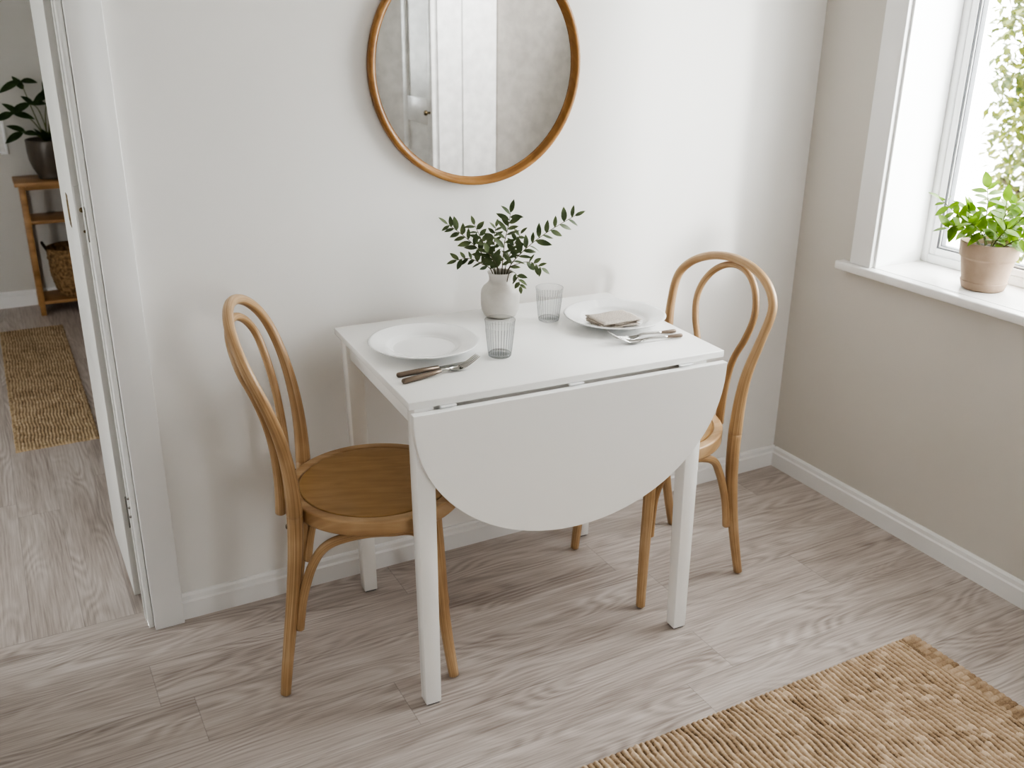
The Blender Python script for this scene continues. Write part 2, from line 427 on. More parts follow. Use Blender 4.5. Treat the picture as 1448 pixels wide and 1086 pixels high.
PW = .163
row = 0; y1 = 0.0; edges = [0.0, -.007 - .0] 
rows = [(-.006, 0.0)] + [(-.006 - PW * (k + 1), -.006 - PW * k) for k in range(27)]
for k, (a, b) in enumerate(rows):
    if b < YR: break
    a = max(a, YR)
    j = known.get(-k, rng.uniform(-2.6, -1.0)); L = 1.24
    xs = sorted([j + i * L for i in range(-4, 5)])
    xs = [XL] + [x for x in xs if XL + .02 < x < -.02] + [0.0]
    for x0, x1 in zip(xs[:-1], xs[1:]): plank(x0, x1, a, b, 'x')
plank(DX0, DX1, 0, .07, 'x')
HW = .121; x = -2.241 - HW * 12
while x < HX1:
    xa, xb = max(x, HX0), min(x + HW, HX1)
    if xb > xa:
        j = rng.uniform(.2, 1.3); ys = [.07] + [q for q in (j, j + 1.24, j + 2.48) if q < YH - .02] + [YH]
        for a, b in zip(ys[:-1], ys[1:]): plank(xa, xb, a, b, 'y')
    x += HW
me = bpy.data.meshes.new('floor'); me.from_pydata(fv, [], ff)
u1 = me.uv_layers.new(name='UVMap'); u2 = me.uv_layers.new(name='edge')
for i in range(len(fuv)): u1.data[i].uv = fuv[i]; u2.data[i].uv = fed[i]
ta = me.attributes.new('tone', 'FLOAT', 'POINT')
for i, t in enumerate(ft): ta.data[i].value = t
me.materials.append(M['floor']); fl = bpy.data.objects.new('floor', me); C.objects.link(fl); struct(fl)

# skirting boards: stepped profile
def skirting(name, p0, p1, inward, h=.0704, t=.0158):
    """p0,p1 on the wall line; inward = unit vector into the room"""
    p0 = Vector((*p0, 0)); p1 = Vector((*p1, 0)); n = Vector((*inward, 0))
    prof = [(0, 0), (t, 0), (t, h * .70), (t * .72, h * .76), (t * .66, h * .93), (t * .4, h), (0, h)]
    vs = []; k = len(prof)
    for p in (p0, p1): vs += [p + n * a + Vector((0, 0, b)) for a, b in prof]
    fs = [[i, (i + 1) % k, k + (i + 1) % k, k + i] for i in range(k)] + [list(range(k))[::-1], list(range(k, 2 * k))]
    b = bmesh.new(); bv = [b.verts.new(v) for v in vs]
    for f in fs: b.faces.new([bv[i] for i in f])
    bmesh.ops.recalc_face_normals(b, faces=b.faces[:])
    m = MB(); m.bm(b); return struct(m.build(name, M['trim']))
skirting('baseboard_back', (-2.010, 0), (-.0005, 0), (0, -1))
skirting('baseboard_right', (0, -.016), (0, YR), (-1, 0))
skirting('baseboard_rear', (XL, YR), (-.02, YR), (0, 1))
skirting('baseboard_left', (XL, YR + .02), (XL, -.02), (1, 0))
skirting('baseboard_hall', (HX0, YH), (HX1, YH), (0, -1), .082)

# doorway lining and casings
m = MB(); m.box(-2.083, -2.0105, -.030, 0, 0, DZ + .07, .002); struct(m.build('trim_1', M['trim']), 'flat white door casing standing beside the doorway')
m = MB(); m.box(-2.975 - .07, -2.975, -.030, 0, 0, DZ + .07, .002); struct(m.build('trim_2', M['trim']))
m = MB(); m.box(-2.9749, -2.0832, -.030, 0, DZ + .013, DZ + .07, .002); struct(m.build('trim_3', M['trim']))
m = MB(); m.box(DX1, -2.0835, -.012, .075, 0, DZ, .0015); m.box(DX1 - .003, DX1 + .004, .026, .050, 0, DZ, .001)
jamb = struct(m.build('trim_4', M['doorw']), 'white door jamb with rebated stop')
m = MB(); m.box(DX1 - .0025, DX1 + .001, .005, .028, 1.0, 1.075, .0008); m.build('strike_plate', M['steel'], jamb)
m = MB()
for z in (.31, .335, .36): m.tube([(DX1 - .004, .018, z), (DX1 + .004, .018, z)], .003, 10)
m.build('screw', M['steel'], jamb)
m = MB(); m.box(DX0 - .012, DX0, -.012, .075, 0, DZ, .0015); struct(m.build('trim_5', M['doorw']))
m = MB(); m.box(DX0, DX1, -.012, .075, DZ, DZ + .012, .0015); struct(m.build('trim_6', M['doorw']))

# the open door leaf, swung into the hall
d1 = bpy.data.objects.new('door_1', None); C.objects.link(d1); d1.location = (-2.0965, .140, .012); d1.rotation_euler = (0, 0, R(.5))
struct(d1, 'white door standing open into the hall, seen along its edge'); d1.empty_display_size = .05
m = MB(); m.box(-.012, .020, 0, .364, 0, 2.0, .002)
m.build('door_panel', M['doorw'], d1)
m = MB(); m.box(-.0132, -.010, .150, .190, .965, 1.045, .0015); m.box(-.0142, -.012, .160, .180, .98, 1.03, .001); m.build('flush_pull', M['brass'], d1)
m = MB(); m.box(-.009, .012, -.0018, .001, .93, 1.09, .0008); lk = m.build('lock_plate', M['doorw'], d1)
m = MB(); m.tube([(.003, -.0024, .985), (.003, -.001, .985)], .0035, 12); m.tube([(.003, -.0024, 1.035), (.003, -.001, 1.035)], .006, 12); m.build('keyhole', M['brass'], lk)
for z in (.25, 1.75):
    m = MB(); m.tube([(.016, -.006, z - .045), (.016, -.006, z + .045)], .006, 12); m.box(.0, .016, -.003, .002, z - .045, z + .045); m.build('hinge', M['steel'], d1)

# ------------------------------------------------------------------ window on the right wall
w1 = bpy.data.objects.new('window_1', None); C.objects.link(w1); struct(w1, 'tall white framed window with deep reveal and sill'); w1.location = (0, 0, .78); w1.empty_display_size = .05
def wpart(m, name, mat): 
    o = m.build(name, mat, w1); o.location = (0, 0, -.78); return o
m = MB()
m.box(-.020, 0, -.317, -.240, .78, 2.22, .002); m.box(-.020, 0, -1.345, -1.268, .78, 2.22, .002); m.box(-.020, 0, -1.268, -.317, 2.13, 2.22, .002)
m.box(-.0045, 0, -.3245, -.317, .78, 2.13, .001)
wpart(m, 'casing', M['trim'])
m = MB(); m.box(-.038, 0.0, -1.385, -.199, .755, .780, .004); m.box(0, .24, WY0, WY1, .755, .780); wpart(m, 'window_sill', M['sill'])
m = MB(); m.box(.0005, .198, WY1 - .004, WY1, .7802, WZ1); m.box(.0005, .198, WY0, WY0 + .004, .7802, WZ1); m.box(.0005, .198, WY0 + .004, WY1 - .004, WZ1 - .004, WZ1)
wpart(m, 'reveal_bright_sheet', M['upvc'])  # added white sheets, sunlit brightness of the reveal put into the colour
m = MB(); x0, x1 = .199, .25
ya, yb = WY0, WY1; z0, z1 = .780, WZ1
def ring4(m, x0, x1, ya, yb, z0, z1, t, bev=.003):
    m.box(x0, x1, yb - t, yb, z0, z1, bev); m.box(x0, x1, ya, ya + t, z0, z1, bev)
    m.box(x0, x1, ya + t, yb - t, z0, z0 + t, bev); m.box(x0, x1, ya + t, yb - t, z1 - t, z1, bev)
ring4(m, .199, .25, ya, yb, z0, z1, .026); wpart(m, 'window_frame', M['upvc'])
m = MB(); ring4(m, .203, .243, ya + .0262, yb - .0262, z0 + .0262, z1 - .0262, .020); wpart(m, 'sash', M['upvc'])
m = MB(); ring4(m, .208, .238, ya + .0464, yb - .0464, z0 + .0464, z1 - .0464, .003, 0); ring4(m, .216, .236, ya + .053, yb - .053, z0 + .053, z1 - .053, .0022, 0); wpart(m, 'gasket', M['gasket'])
m = MB(); ring4(m, .212, .240, ya + .0494, yb - .0494, z0 + .0494, z1 - .0494, .0036, 0); wpart(m, 'glazing_bead', M['upvc'])
m = MB(); m.box(.222, .226, ya + .05, yb - .05, z0 + .05, z1 - .05); wpart(m, 'glass_pane', M['pane'])

# added unseen fill windows, behind the camera and in the hall: frames and panes
def simple_window(name, axis, c0, c1, a0, a1, z0, z1):
    w = bpy.data.objects.new(name, None); C.objects.link(w); struct(w); w.empty_display_size = .05
    def bx(m, a, b, d0, d1, za, zb):
        if axis == 'y': m.box(a, b, d0, d1, za, zb, .003)
        else: m.box(d0, d1, a, b, za, zb, .003)
    m = MB(); t = .06
    bx(m, a0, a0 + t, c0, c1, z0, z1); bx(m, a1 - t, a1, c0, c1, z0, z1)
    bx(m, a0 + t, a1 - t, c0, c1, z0, z0 + t); bx(m, a0 + t, a1 - t, c0, c1, z1 - t, z1)
    mid = (a0 + a1) / 2; bx(m, mid - .03, mid + .03, c0, c1, z0 + t, z1 - t)
    m.build('window_frame', M['upvc'], w)
    m = MB(); c = (c0 + c1) / 2
    bx(m, a0 + t - .005, mid - .028, c - .003, c + .003, z0 + t - .005, z1 - t + .005)
    bx(m, mid + .028, a1 - t + .005, c - .003, c + .003, z0 + t - .005, z1 - t + .005)
    m.build('glass_pane', M['pane'], w)
simple_window('fill_window_rear', 'y', YR - .16, YR - .11, RX0, RX1, RZ0, RZ1)
simple_window('fill_window_hall', 'x', HX0 - .09, HX0 - .04, HY0, HY1, .3, 1.8)

# outside: lawn and a garden tree
m = MB(); m.box(.6, 14, -9, 12, -.62, -.6); struct(m.build('ground', M['lawn']))
tr = thing('garden_tree', 'leafy yellow-green garden tree outside the window behind the potted plant', 'tree', (3.5, 1.16, -.6))
m = MB(); m.tube(crspl([(0, 0, 0), (.05, .03, .7), (-.02, .08, 1.5), (.06, .02, 2.4), (.0, .05, 3.2)], 6), [.09 - .0022 * i for i in range(25)], 10)
for k in range(16):
    a = k * 2.4; z = .7 + k * .14
    m.tube(crspl([(0, .04, z), (.3 * math.cos(a), .3 * math.sin(a), z + .15), (.55 * math.cos(a), .55 * math.sin(a), z + .32)], 4), [.022 - .0014 * i for i in range(9)], 6)
m.build('trunk', M['bark'], tr)
def leaf(m, p, d, n, L, W, curl=.15, rows=4, fold=.12):
    """one pointed leaf as a small curved blade"""
    d = Vector(d).normalized(); n = Vector(n); n = (n - d * n.dot(d)); n = n.normalized() if n.length > 1e-4 else d.orthogonal().normalized()
    s = d.cross(n); p = Vector(p); vs = []; fs = []
    for i in range(rows + 1):
        t = i / rows; w = W * .5 * (math.sin(PI * t ** .85) ** .8 if 0 < t < 1 else 0.02)
        c = p + d * L * t + n * (-curl * L * t * t)
        vs += [c + s * w + n * (fold * w), c, c - s * w + n * (fold * w)]
    for i in range(rows):
        b = i * 3
        fs += [[b, b + 1, b + 4, b + 3], [b + 1, b + 2, b + 5, b + 4]]
    m.add(vs, fs, None, True)
m = MB(); rl = random.Random(5)
for k in range(14000):
    while True:
        q = Vector((rl.uniform(-1, 1), rl.uniform(-1, 1), rl.uniform(-1, 1)))
        if .25 < q.length < 1 and rl.random() < (.35 + .65 * (.5 + .5 * math.sin(q.x * 7 + 2) * math.sin(q.y * 6) * math.sin(q.z * 8 + 1))): break
    zz = q.z
    p = Vector((q.x * .72, q.y * .70 * (1 - .25 * max(0, zz)), 2.0 + zz * 1.55))
    leaf(m, p, (rl.uniform(-1, 1), rl.uniform(-1, 1), rl.uniform(-.8, .5)), (rl.uniform(-.4, .4), rl.uniform(-.4, .4), 1), rl.uniform(.05, .085), rl.uniform(.03, .05), .2, 2)
m.build('foliage', M['treeleaf'], tr)

# ------------------------------------------------------------------ drop-leaf table
TX, TY, TA = -1.6024, -.5986, -.0418
ca, sa = math.cos(TA), math.sin(TA)
def TW(x, y, z): return Vector((TX + x * ca - y * sa, TY + x * sa + y * ca, z))
TL, TD, TH = .7803, .5317, .75
t = thing('drop_leaf_table', 'white drop-leaf table with rounded front leaf hanging down, set against the wall', 'table', (TX, TY, 0), TA)
m = MB(); m.box(0, TL, 0, TD, TH - .0165, TH, .0016); m.build('tabletop', M['table'], t)
cx, ax = TL / 2, TL / 2 - .003; zt = TH - .0225; dep = zt - .386
ol = [(cx - ax, zt)]
for i in range(65):
    a = PI - PI * i / 64
    ol.append((cx + ax * math.cos(a), zt - .012 - (dep - .012) * abs(math.sin(a)) ** .97))
ol.append((cx + ax, zt))
m = MB(); m.prism(ol, -.019, -.001, .0016); lf = m.build('drop_leaf', M['table'], t)
for x in (.085, .385, .672):
    m = MB(); m.box(x - .017, x + .017, -.008, .022, TH - .0185, TH - .0170); m.box(x - .017, x + .017, -.0015, .001, zt - .03, TH - .0175); m.tube([(x - .017, -.0005, TH - .0198), (x + .017, -.0005, TH - .0198)], .0024, 10); m.build('hinge', M['upvc'], t)
za = TH - .0170; zb = TH - .068
m = MB(); m.box(.020, .038, .046, .478, zb, za, .001); m.build('apron', M['table'], t)
m = MB(); m.box(.735 - .018, .735, .048, .478, zb, za, .001); m.build('apron', M['table'], t)
m = MB(); m.box(.054, .692, .505, .523, zb, za, .001); m.build('apron', M['table'], t)
m = MB(); m.box(.054, .692, .022, .040, zb, za, .001); m.build('apron', M['table'], t)
def tleg(xt0, xt1, yt0, yt1, xb0, xb1, yb0, yb1):
    m = MB()
    m.hexa([(xb0, yb0, .004), (xb1, yb0, .004), (xb1, yb1, .004), (xb0, yb1, .004)], [(xt0, yt0, za), (xt1, yt0, za), (xt1, yt1, za), (xt0, yt1, za)], .0022)
    l = m.build('leg', M['table'], t)
    m = MB(); m.box(xb0 + .004, xb1 - .004, yb0 + .004, yb1 - .004, 0, .0045); m.build('foot_pad', M['gasket'], l)
tleg(.012, .055, .003, .046, .017, .054, -.012, .022)
tleg(.692, .735, .003, .046, .697, .733, -.008, .026)
tleg(.012, .055, .480, .523, .030, .066, .486, .522)
tleg(.702, .738, .490, .526, .708, .736, .498, .526)

# ------------------------------------------------------------------ bentwood chairs
def make_chair(P, loc, rz, label):
    c = thing('bentwood_chair', label, 'chair', (loc[0], loc[1], 0), rz, 'honey bentwood chairs at the table')
    Z = [0, .46, .68, .9]; V = [P['xf'], P['xs'], P['xm'], P['xt']]
    def xb(z):
        s = 0
        for i in range(4):
            l = 1
            for j in range(4):
                if j != i: l *= (z - Z[j]) / (Z[i] - Z[j])
            s += V[i] * l
        return s
    # outer hoop half profile (half width, z): one spline through both halves so the crown stays smooth
    def half(ctrl, w, z0, zt, n):
        cap = [(w * math.cos(R(q)), 0, z0 + (zt - z0) * math.sin(R(q))) for q in (22.5, 45, 67.5, 90)]
        full_ = ctrl + cap + [(-x_, 0, z_) for x_, _, z_ in cap[-2::-1]] + [(-x_, 0, z_) for x_, _, z_ in ctrl[::-1]]
        pp_ = crspl(full_, n); k_ = (len(pp_) + 1) // 2
        return [(v.x, v.z) for v in pp_[:k_]]
    h = half([(P['wf'], 0, .006), (P['w1'], 0, .3), (P['w2'], 0, .46), (P['w3'], 0, .6), (P['w4'] * .96, 0, P['z4'] - .07), (P['w4'], 0, P['z4'])], P['w4'], P['z4'], P['zt'], 6)
    def rad(z):
        pts = [(0, .0120), (.15, .0140), (.36, .0172), (.46, .0178), (.58, .0150), (.72, .0120), (.95, .0112)]
        for (a, ra), (b, rb) in zip(pts[:-1], pts[1:]):
            if a <= z <= b: return ra + (rb - ra) * (z - a) / (b - a)
        return pts[-1][1]
    zs = .452
    up_ = [q for q in h if q[1] > zs]
    w_at = lambda z: next(a[0] + (b[0] - a[0]) * (z - a[1]) / (b[1] - a[1]) for a, b in zip(h[:-1], h[1:]) if a[1] <= z <= b[1])
    full = [(w_at(zs), zs)] + up_
    pts = [(xb(z), w, z) for w, z in full] + [(xb(z), -w, z) for w, z in full[-2::-1]]
    m = MB(); m.tube(pts, [rad(p[2]) for p in pts], 16, up=(1, 0, 0), u0=1.0); hoop_end = m.ulen; m.build('back_hoop', M['oak'], c)
    for s in (1, -1):
        lp = [(xb(z), s * w, z) for w, z in h if z < zs] + [(xb(zs), s * w_at(zs), zs)]
        ll = sum((Vector(b_) - Vector(a_)).length for a_, b_ in zip(lp[:-1], lp[1:]))
        if s < 0: lp = lp[::-1]
        m = MB(); m.tube(lp, [rad(p[2]) for p in lp], 16, up=(1, 0, 0), u0=(1.0 - ll) if s > 0 else hoop_end); l = m.build('leg', M['oak'], c)
        m = MB(); m.tube([(xb(.425) - .0185, s * w_at(.425), .425), (xb(.425) - .012, s * w_at(.425), .425)], .006, 12); m.build('bolt_cap', M['bronze'], l)
    # inner hoop
    ih = half([(P['a'], 0, .425), (P['b'], 0, .6), (P['c'] * .89, 0, P['zc'] - .055), (P['c'], 0, P['zc'])], P['c'], P['zc'], P['zti'], 7)
    def xi(z):
        q = (z - .44) / .42; return xb(z) + P['d0'] * (1 - q) + P['d1'] * q
    pts = [(xi(z), w, z) for w, z in ih] + [(xi(z), -w, z) for w, z in ih[-2::-1]]
    m = MB(); m.tube(pts, [.0092 + max(0, .62 - p[2]) * .018 for p in pts], 14, up=(1, 0, 0)); m.build('inner_hoop', M['oak'], c)
    # seat: ring with a shallow groove and a veneered panel
    RS = P['rs']
    m = MB(); m.lathe([(RS - .055, .424), (RS - .006, .424), (RS - .0012, .4255), (RS, .428), (RS, .430), (RS, .4545), (RS, .4565), (RS - .0008, .4582), (RS - .0022, .4594), (RS - .0040, .4600), (RS - .0060, .4600), (RS - .0215, .4600), (RS - .0228, .4598), (RS - .0236, .4590), (RS - .0240, .4560), (RS - .0275, .4555)], 96); m.build('seat_ring', M['oak'], c)
    m = MB(); m.lathe([(RS - .0275, .4550), (RS - .0278, .4588), (RS - .0288, .4596), (RS - .0305, .4598), (RS - .06, .4592), (RS - .12, .4578), (0, .4570)], 96); m.build('seat', M['seatw'], c)
    # front legs
    fx, fwd = P['fx'], P['fw']; tf = math.radians(44)
    for s in (1, -1):
        a = P['ft'][0], s * P['ft'][1]
        lp = crspl([(a[0], a[1], .43), (a[0] + (fx - a[0]) * .22, a[1] + s * .006, .32), (fx * .5 + a[0] * .5, a[1] * .55 + s * fwd * .45, .16), (fx, s * fwd, .006)], 8)
        m = MB(); m.tube(lp, [.0172 - .0050 * i / (len(lp) - 1) for i in range(len(lp))], 16); m.build('leg', M['oak'], c)
        # bent brace arching under the seat between the rear and the front leg
        rx, ry = xb(.17), s * (w_at(.17) - .004)
        bp = crspl([(rx + .020, ry, .165), (rx + .034, ry, .25), (rx + .062, ry * .99, .335), (rx + .100, s * .155, .386), (-.035, s * .160, .4085), (.030, s * .158, .4095), (a[0] - .040, a[1] * 1.05, .388), (a[0] - .014, a[1] * 1.04, .315), (a[0] - .006, a[1] * 1.06, .21)], 6)
        m = MB(); m.tube(bp, .0108, 12); m.build('brace', M['oak'], c)
    return c
make_chair(dict(xf=-.2255, xs=-.176, xt=-.2957, xm=-.1994, wf=.1709, w1=.1384, w2=.138, w3=.1543, w4=.1822, z4=.7804, zt=.8934, a=.070, b=.092, c=.135, zc=.7758, zti=.8563, d0=-.036, d1=-.0245, fx=.1663, fw=.150, rs=.2029, ft=(.128, .125)),
           (-1.5884, -.3434), -.3589, 'honey bentwood chair left of the table, its back toward the doorway')
make_chair(dict(xf=-.2514, xs=-.1818, xt=-.2774, xm=-.2025, wf=.1541, w1=.1531, w2=.1594, w3=.1663, w4=.1933, z4=.7754, zt=.8758, a=.0392, b=.0677, c=.1163, zc=.7422, zti=.8560, d0=-.046, d1=-.0177, fx=.0953, fw=.1667, rs=.2090, ft=(.080, .150)),
           (-.8278, -.3448), 3.1433, 'honey bentwood chair right of the table, in the corner below the window')

# ------------------------------------------------------------------ mirror
mr = thing('wall_mirror', 'large round mirror in a slim honey wood frame hung above the table', 'mirror', (-1.154, 0, 1.351))
RO = .2895
def ydisc(prof, n=96):
    m = MB(); m.lathe(prof, n); m.v = [(x, -z, y) for x, y, z in m.v]; m.f = [f for f in m.f]; return m
m = ydisc([(RO - .020, .002), (RO - .001, .002), (RO, .004), (RO, .0225), (RO - .002, .0245), (RO - .0085, .0245), (RO - .0115, .0225), (RO - .0125, .0085), (RO - .020, .0085)]); m.build('frame', M['frame'], mr)
m = ydisc([(0, .0075), (RO - .0128, .0075), (RO - .0128, .0035), (0, .0035)]); m.build('mirror_glass', M['mirror'], mr, 30)

# tall white cupboard that shows only in the mirror
cb = thing('tall_cupboard', 'tall white cupboard with a panelled door, seen in the round mirror', 'cupboard', (-.318, -2.15, 0))
m = MB(); m.box(0.0, .3175, -.40, 0, 0, 2.3, .002); m.build('carcass', M['trim'], cb)
for a, b in ((.004, .128), (.134, .314)):
    m = MB(); m.box(a, b, .0002, .016, .06, 2.28, .002); m.build('front_panel', M['trim'], cb)
m = MB(); X0, X1 = -.022, -.0005
for (ya, yb, z0, z1) in ((-.37, -.31, .06, 2.28), (-.06, -.003, .06, 2.28), (-.31, -.06, .06, .2), (-.31, -.06, .94, 1.06), (-.31, -.06, 2.14, 2.28)): m.box(X0, X1, ya, yb, z0, z1, .003)
for z0, z1 in ((.2, .94), (1.06, 2.14)): m.box(-.012, X1, -.31, -.06, z0, z1)
dr = m.build('door', M['doorw'], cb)
m = MB(); m.lathe([(0, .0), (.006, .0), (.005, .012), (.011, .017), (.013, .024), (.009, .030), (0, .031)], 20); m.v = [(X0 - z, -.03 + x, 1.0 + y) for x, y, z in m.v]; m.build('knob', M['brass'], dr)

# ------------------------------------------------------------------ tableware
def put(o, x, y, z, rz=0.0):
    p = TW(x, y, z); o.location = p; o.rotation_euler = (0, 0, TA + rz); return o
prof_plate = [(0, .0035), (.045, .0035), (.052, .000), (.060, .000), (.064, .003), (.084, .0105), (.127, .0220), (.1288, .0237), (.1275, .0250), (.122, .0240), (.090, .0155), (.084, .0128), (.077, .0072), (.072, .0058), (.06, .0054), (0, .0058)]
def plate(label, x, y):
    m = MB(); m.lathe(prof_plate, 96); o = m.build('dinner_plate', M['china']); put(o, x, y, TH + .0002)
    return tag(o, label, 'plate', 'white dinner plates on the table')
plate('empty white dinner plate at the left place setting', .144, .290)
plate('white dinner plate carrying the folded napkin, at the right place setting', .656, .287)
def tumbler(label, x, y):
    g = thing('tumbler', label, 'glass', TW(x, y, TH + .0002), TA, 'ribbed glasses on the table')
    n = 168; ribs = 28
    def rf(a, z): return 1 + (.020 * math.cos(ribs * a) if .008 < z < .070 else 0)
    m = MB()
    pr = [(.0262, .002)] + [(.0265 + .0080 * k / 12, .005 + .078 * k / 12) for k in range(13)]
    pr += [(.0350, .0855), (.0345, .0865), (.0338, .0855)]
    m.lathe(pr, n, rfun=rf); m.build('bowl', M['tumbler'], g)
    m = MB(); m.lathe([(0, 0), (.0245, 0), (.0262, .002), (.0262, .0055), (.0235, .0085), (0, .0080)], 64); m.build('base', M['tumbler'], g)
    return g
tumbler('ribbed drinking glass in front of the vase, by the empty plate', .287, .182)
tumbler('ribbed drinking glass right of the vase, by the napkin plate', .513, .372)
VX, VY = .418, .460
vs_ = thing('vase', 'cream stoneware bottle vase holding green sprigs at the table back', 'vase', TW(VX, VY, TH + .0002), TA)
m = MB(); m.lathe([(0, 0), (.034, 0), (.041, .003), (.0475, .016), (.0495, .03), (.0497, .058), (.048, .068), (.043, .077), (.034, .085), (.0295, .091), (.0285, .097), (.0295, .106), (.0322, .112), (.0330, .1145), (.0318, .1155), (.0295, .113), (.0265, .104), (.026, .095), (.03, .085), (.02, .03), (0, .03)], 64)
m.build('body', M['vase'], vs_)

# cutlery: profile along +x, laid on the table
def fork(label, p0, p1, tip, lift=.02, group='forks on the table', tone='bronze', hl=.92, slim=1.0):
    """handle end p0, neck p1, tine tip (table coordinates)"""
    a, b = TW(*p0, 0), TW(*p1, 0); d = (b - a); Lh = d.length; ang = math.atan2(d.y, d.x)
    f = thing('fork', label, 'fork', (a.x, a.y, TH + .0003), ang, group)
    m = MB(); hw = .0048
    pts = [(0, 0, .006), (.004, 0, .006), (Lh * .43 * hl, 0, .0062), (Lh * .8 * hl, 0, .0070), (Lh * hl, 0, .0062 + .0022 * hl)]
    m.tube(pts, [hw * 1.1 * slim, hw * 1.25 * slim, hw * 1.2 * slim, hw * slim, hw * .8 * slim], 10, flat=1.15, up=(0, 0, 1)); m.build('handle', M[tone], f)
    Lt = (Vector(TW(*tip, 0)) - b).length
    tv = Vector(TW(*tip, 0)) - b; dv = d.normalized(); ly = dv.x * tv.y - dv.y * tv.x
    m = MB()
    nk = crspl([(Lh * (hl - .02), 0, .0062 + .0022 * hl), (Lh * 1.0, 0, .0095), (Lh + Lt * .15, ly * .1, .006)], 5)
    m.tube(nk, [.0036] * len(nk), 8, flat=1.0, up=(0, 0, 1))
    # bowl
    st = [(0.12, .006, .0065), (.25, .017, .0035), (.40, .0225, .0025), (.52, .0230, .0045)]
    vs = []; fs = []
    for u, w, z in st:
        x = Lh + Lt * u; y = ly * u
        vs += [(x, y + w / 2, z + .003), (x, y + w / 4, z + .0006), (x, y, z), (x, y - w / 4, z + .0006), (x, y - w / 2, z + .003)]
    k = 5
    vs2 = [(x, y, z - .0014) for x, y, z in vs]; o = len(vs); vs = vs + vs2; nS = len(st)
    for i in range(nS - 1):
        for j in range(k - 1):
            q = [i * k + j, i * k + j + 1, (i + 1) * k + j + 1, (i + 1) * k + j]
            fs.append(q[::-1]); fs.append([o + e for e in q])
        fs.append([i * k, (i + 1) * k, o + (i + 1) * k, o + i * k]); fs.append([o + i * k + 4, o + (i + 1) * k + 4, (i + 1) * k + 4, i * k + 4])
    fs.append([o, o + 1, o + 2, o + 3, o + 4, 4, 3, 2, 1, 0])
    m.add(vs, fs, None, True)
    for j in range(4):
        y = (-.0088 + j * .00587)
        tp = [(Lh + Lt * u, ly * u + y * (1 - .12 * max(0, u - .5)), .0045 + (lift - .0045) * max(0, (u - .5) / .5) ** 1.25 + .0008) for u in (.48, .6, .72, .84, .95, 1.0)]
        m.tube(tp, [.0016, .0016, .0015, .0014, .0011, .0007], 8)
    m.build('head', M['steel'], f)
    return f
fork('bronze-handled fork in front of the empty plate, tines toward the glass', (.026, .104), (.128, .127), (.215, .142), .024)
kn = TW(.028, .144, 0); kb = TW(.205, .162, 0)
k_ = thing('table_knife', 'bronze-handled knife lying behind the fork of the left setting', 'knife', (kn.x, kn.y, TH + .0003), math.atan2(kb.y - kn.y, kb.x - kn.x))
m = MB(); m.tube([(0, 0, .0055), (.004, 0, .0055), (.05, 0, .0055), (.098, 0, .0052)], [.0050, .0056, .0056, .0046], 10, up=(0, 0, 1), flat=1.15); m.build('handle', M['bronze'], k_)
m = MB(); ol = [(.096, -.0045), (.115, -.0050), (.150, -.0072), (.172, -.0060), (.184, -.001), (.180, .0045), (.15, .0055), (.115, .0045), (.096, .0045)]
vs = [(x, y, .0052) for x, y in ol] + [(x, y, .0038) for x, y in ol]; n = len(ol)
m.add(vs, [list(range(n)), list(range(2 * n - 1, n - 1, -1))] + [[i, n + i, n + (i + 1) % n, (i + 1) % n] for i in range(n)]); m.build('blade', M['steel'], k_)
fork('fork nearest the table edge at the right setting, tines lifted toward the glass', (.742, .118), (.650, .122), (.548, .138), .034, hl=.46, slim=.82)
fork('fork lying between the napkin plate and the front fork', (.747, .152), (.655, .155), (.572, .150), .014, hl=.46, slim=.82)

# folded napkin on the right plate
nk = MB()
def slab(m, x0, x1, y0, y1, z0, z1, seed):
    r = random.Random(seed); nx, ny = 14, 11; vs = []; fs = []
    ph = r.uniform(0, 6)
    for top in (1, 0):
        for i in range(nx + 1):
            for j in range(ny + 1):
                u, v = i / nx, j / ny
                ex = min(u, 1 - u) * nx; ey = min(v, 1 - v) * ny; e = min(ex, ey)
                zz = (z1 if top else z0); rd = .0022 * (1 - min(1, e)) ** 2
                zz += (-rd if top else rd) + (.0009 * math.sin(u * 9 + ph) * math.sin(v * 7 + ph) if top else 0)
                wob = .0012 * math.sin(v * 11 + ph); wob2 = .0012 * math.sin(u * 12 + ph)
                vs.append((x0 + (x1 - x0) * u + wob * (1 - min(1, ex)), y0 + (y1 - y0) * v + wob2 * (1 - min(1, ey)), zz))
    o = (nx + 1) * (ny + 1); q = lambda i, j: i * (ny + 1) + j
    for i in range(nx):
        for j in range(ny):
            f = [q(i, j), q(i + 1, j), q(i + 1, j + 1), q(i, j + 1)]
            fs.append(f); fs.append([o + e for e in f[::-1]])
    for i in range(nx):
        fs.append([q(i, 0), o + q(i, 0), o + q(i + 1, 0), q(i + 1, 0)]); fs.append([q(i + 1, ny), o + q(i + 1, ny), o + q(i, ny), q(i, ny)])
    for j in range(ny):
        fs.append([q(0, j + 1), o + q(0, j + 1), o + q(0, j), q(0, j)]); fs.append([q(nx, j), o + q(nx, j), o + q(nx, j + 1), q(nx, j + 1)])
    m.add(vs, fs, None, True)
slab(nk, -.056, .051, -.044, .038, .0066, .0112, 1)
slab(nk, -.059, .056, -.039, .042, .0122, .0168, 2)
slab(nk, -.057, .056, -.043, .043, .0178, .0235, 3)
for k_ in range(2): nk.box(-.0585, -.050, -.038, .037, .0108 + .0056 * k_, .0126 + .0056 * k_)
no = nk.build('folded_napkin', M['linen']); put(no, .642, .268, TH + .0002, R(2)); tag(no, 'folded oat linen napkin lying on the right plate', 'napkin')

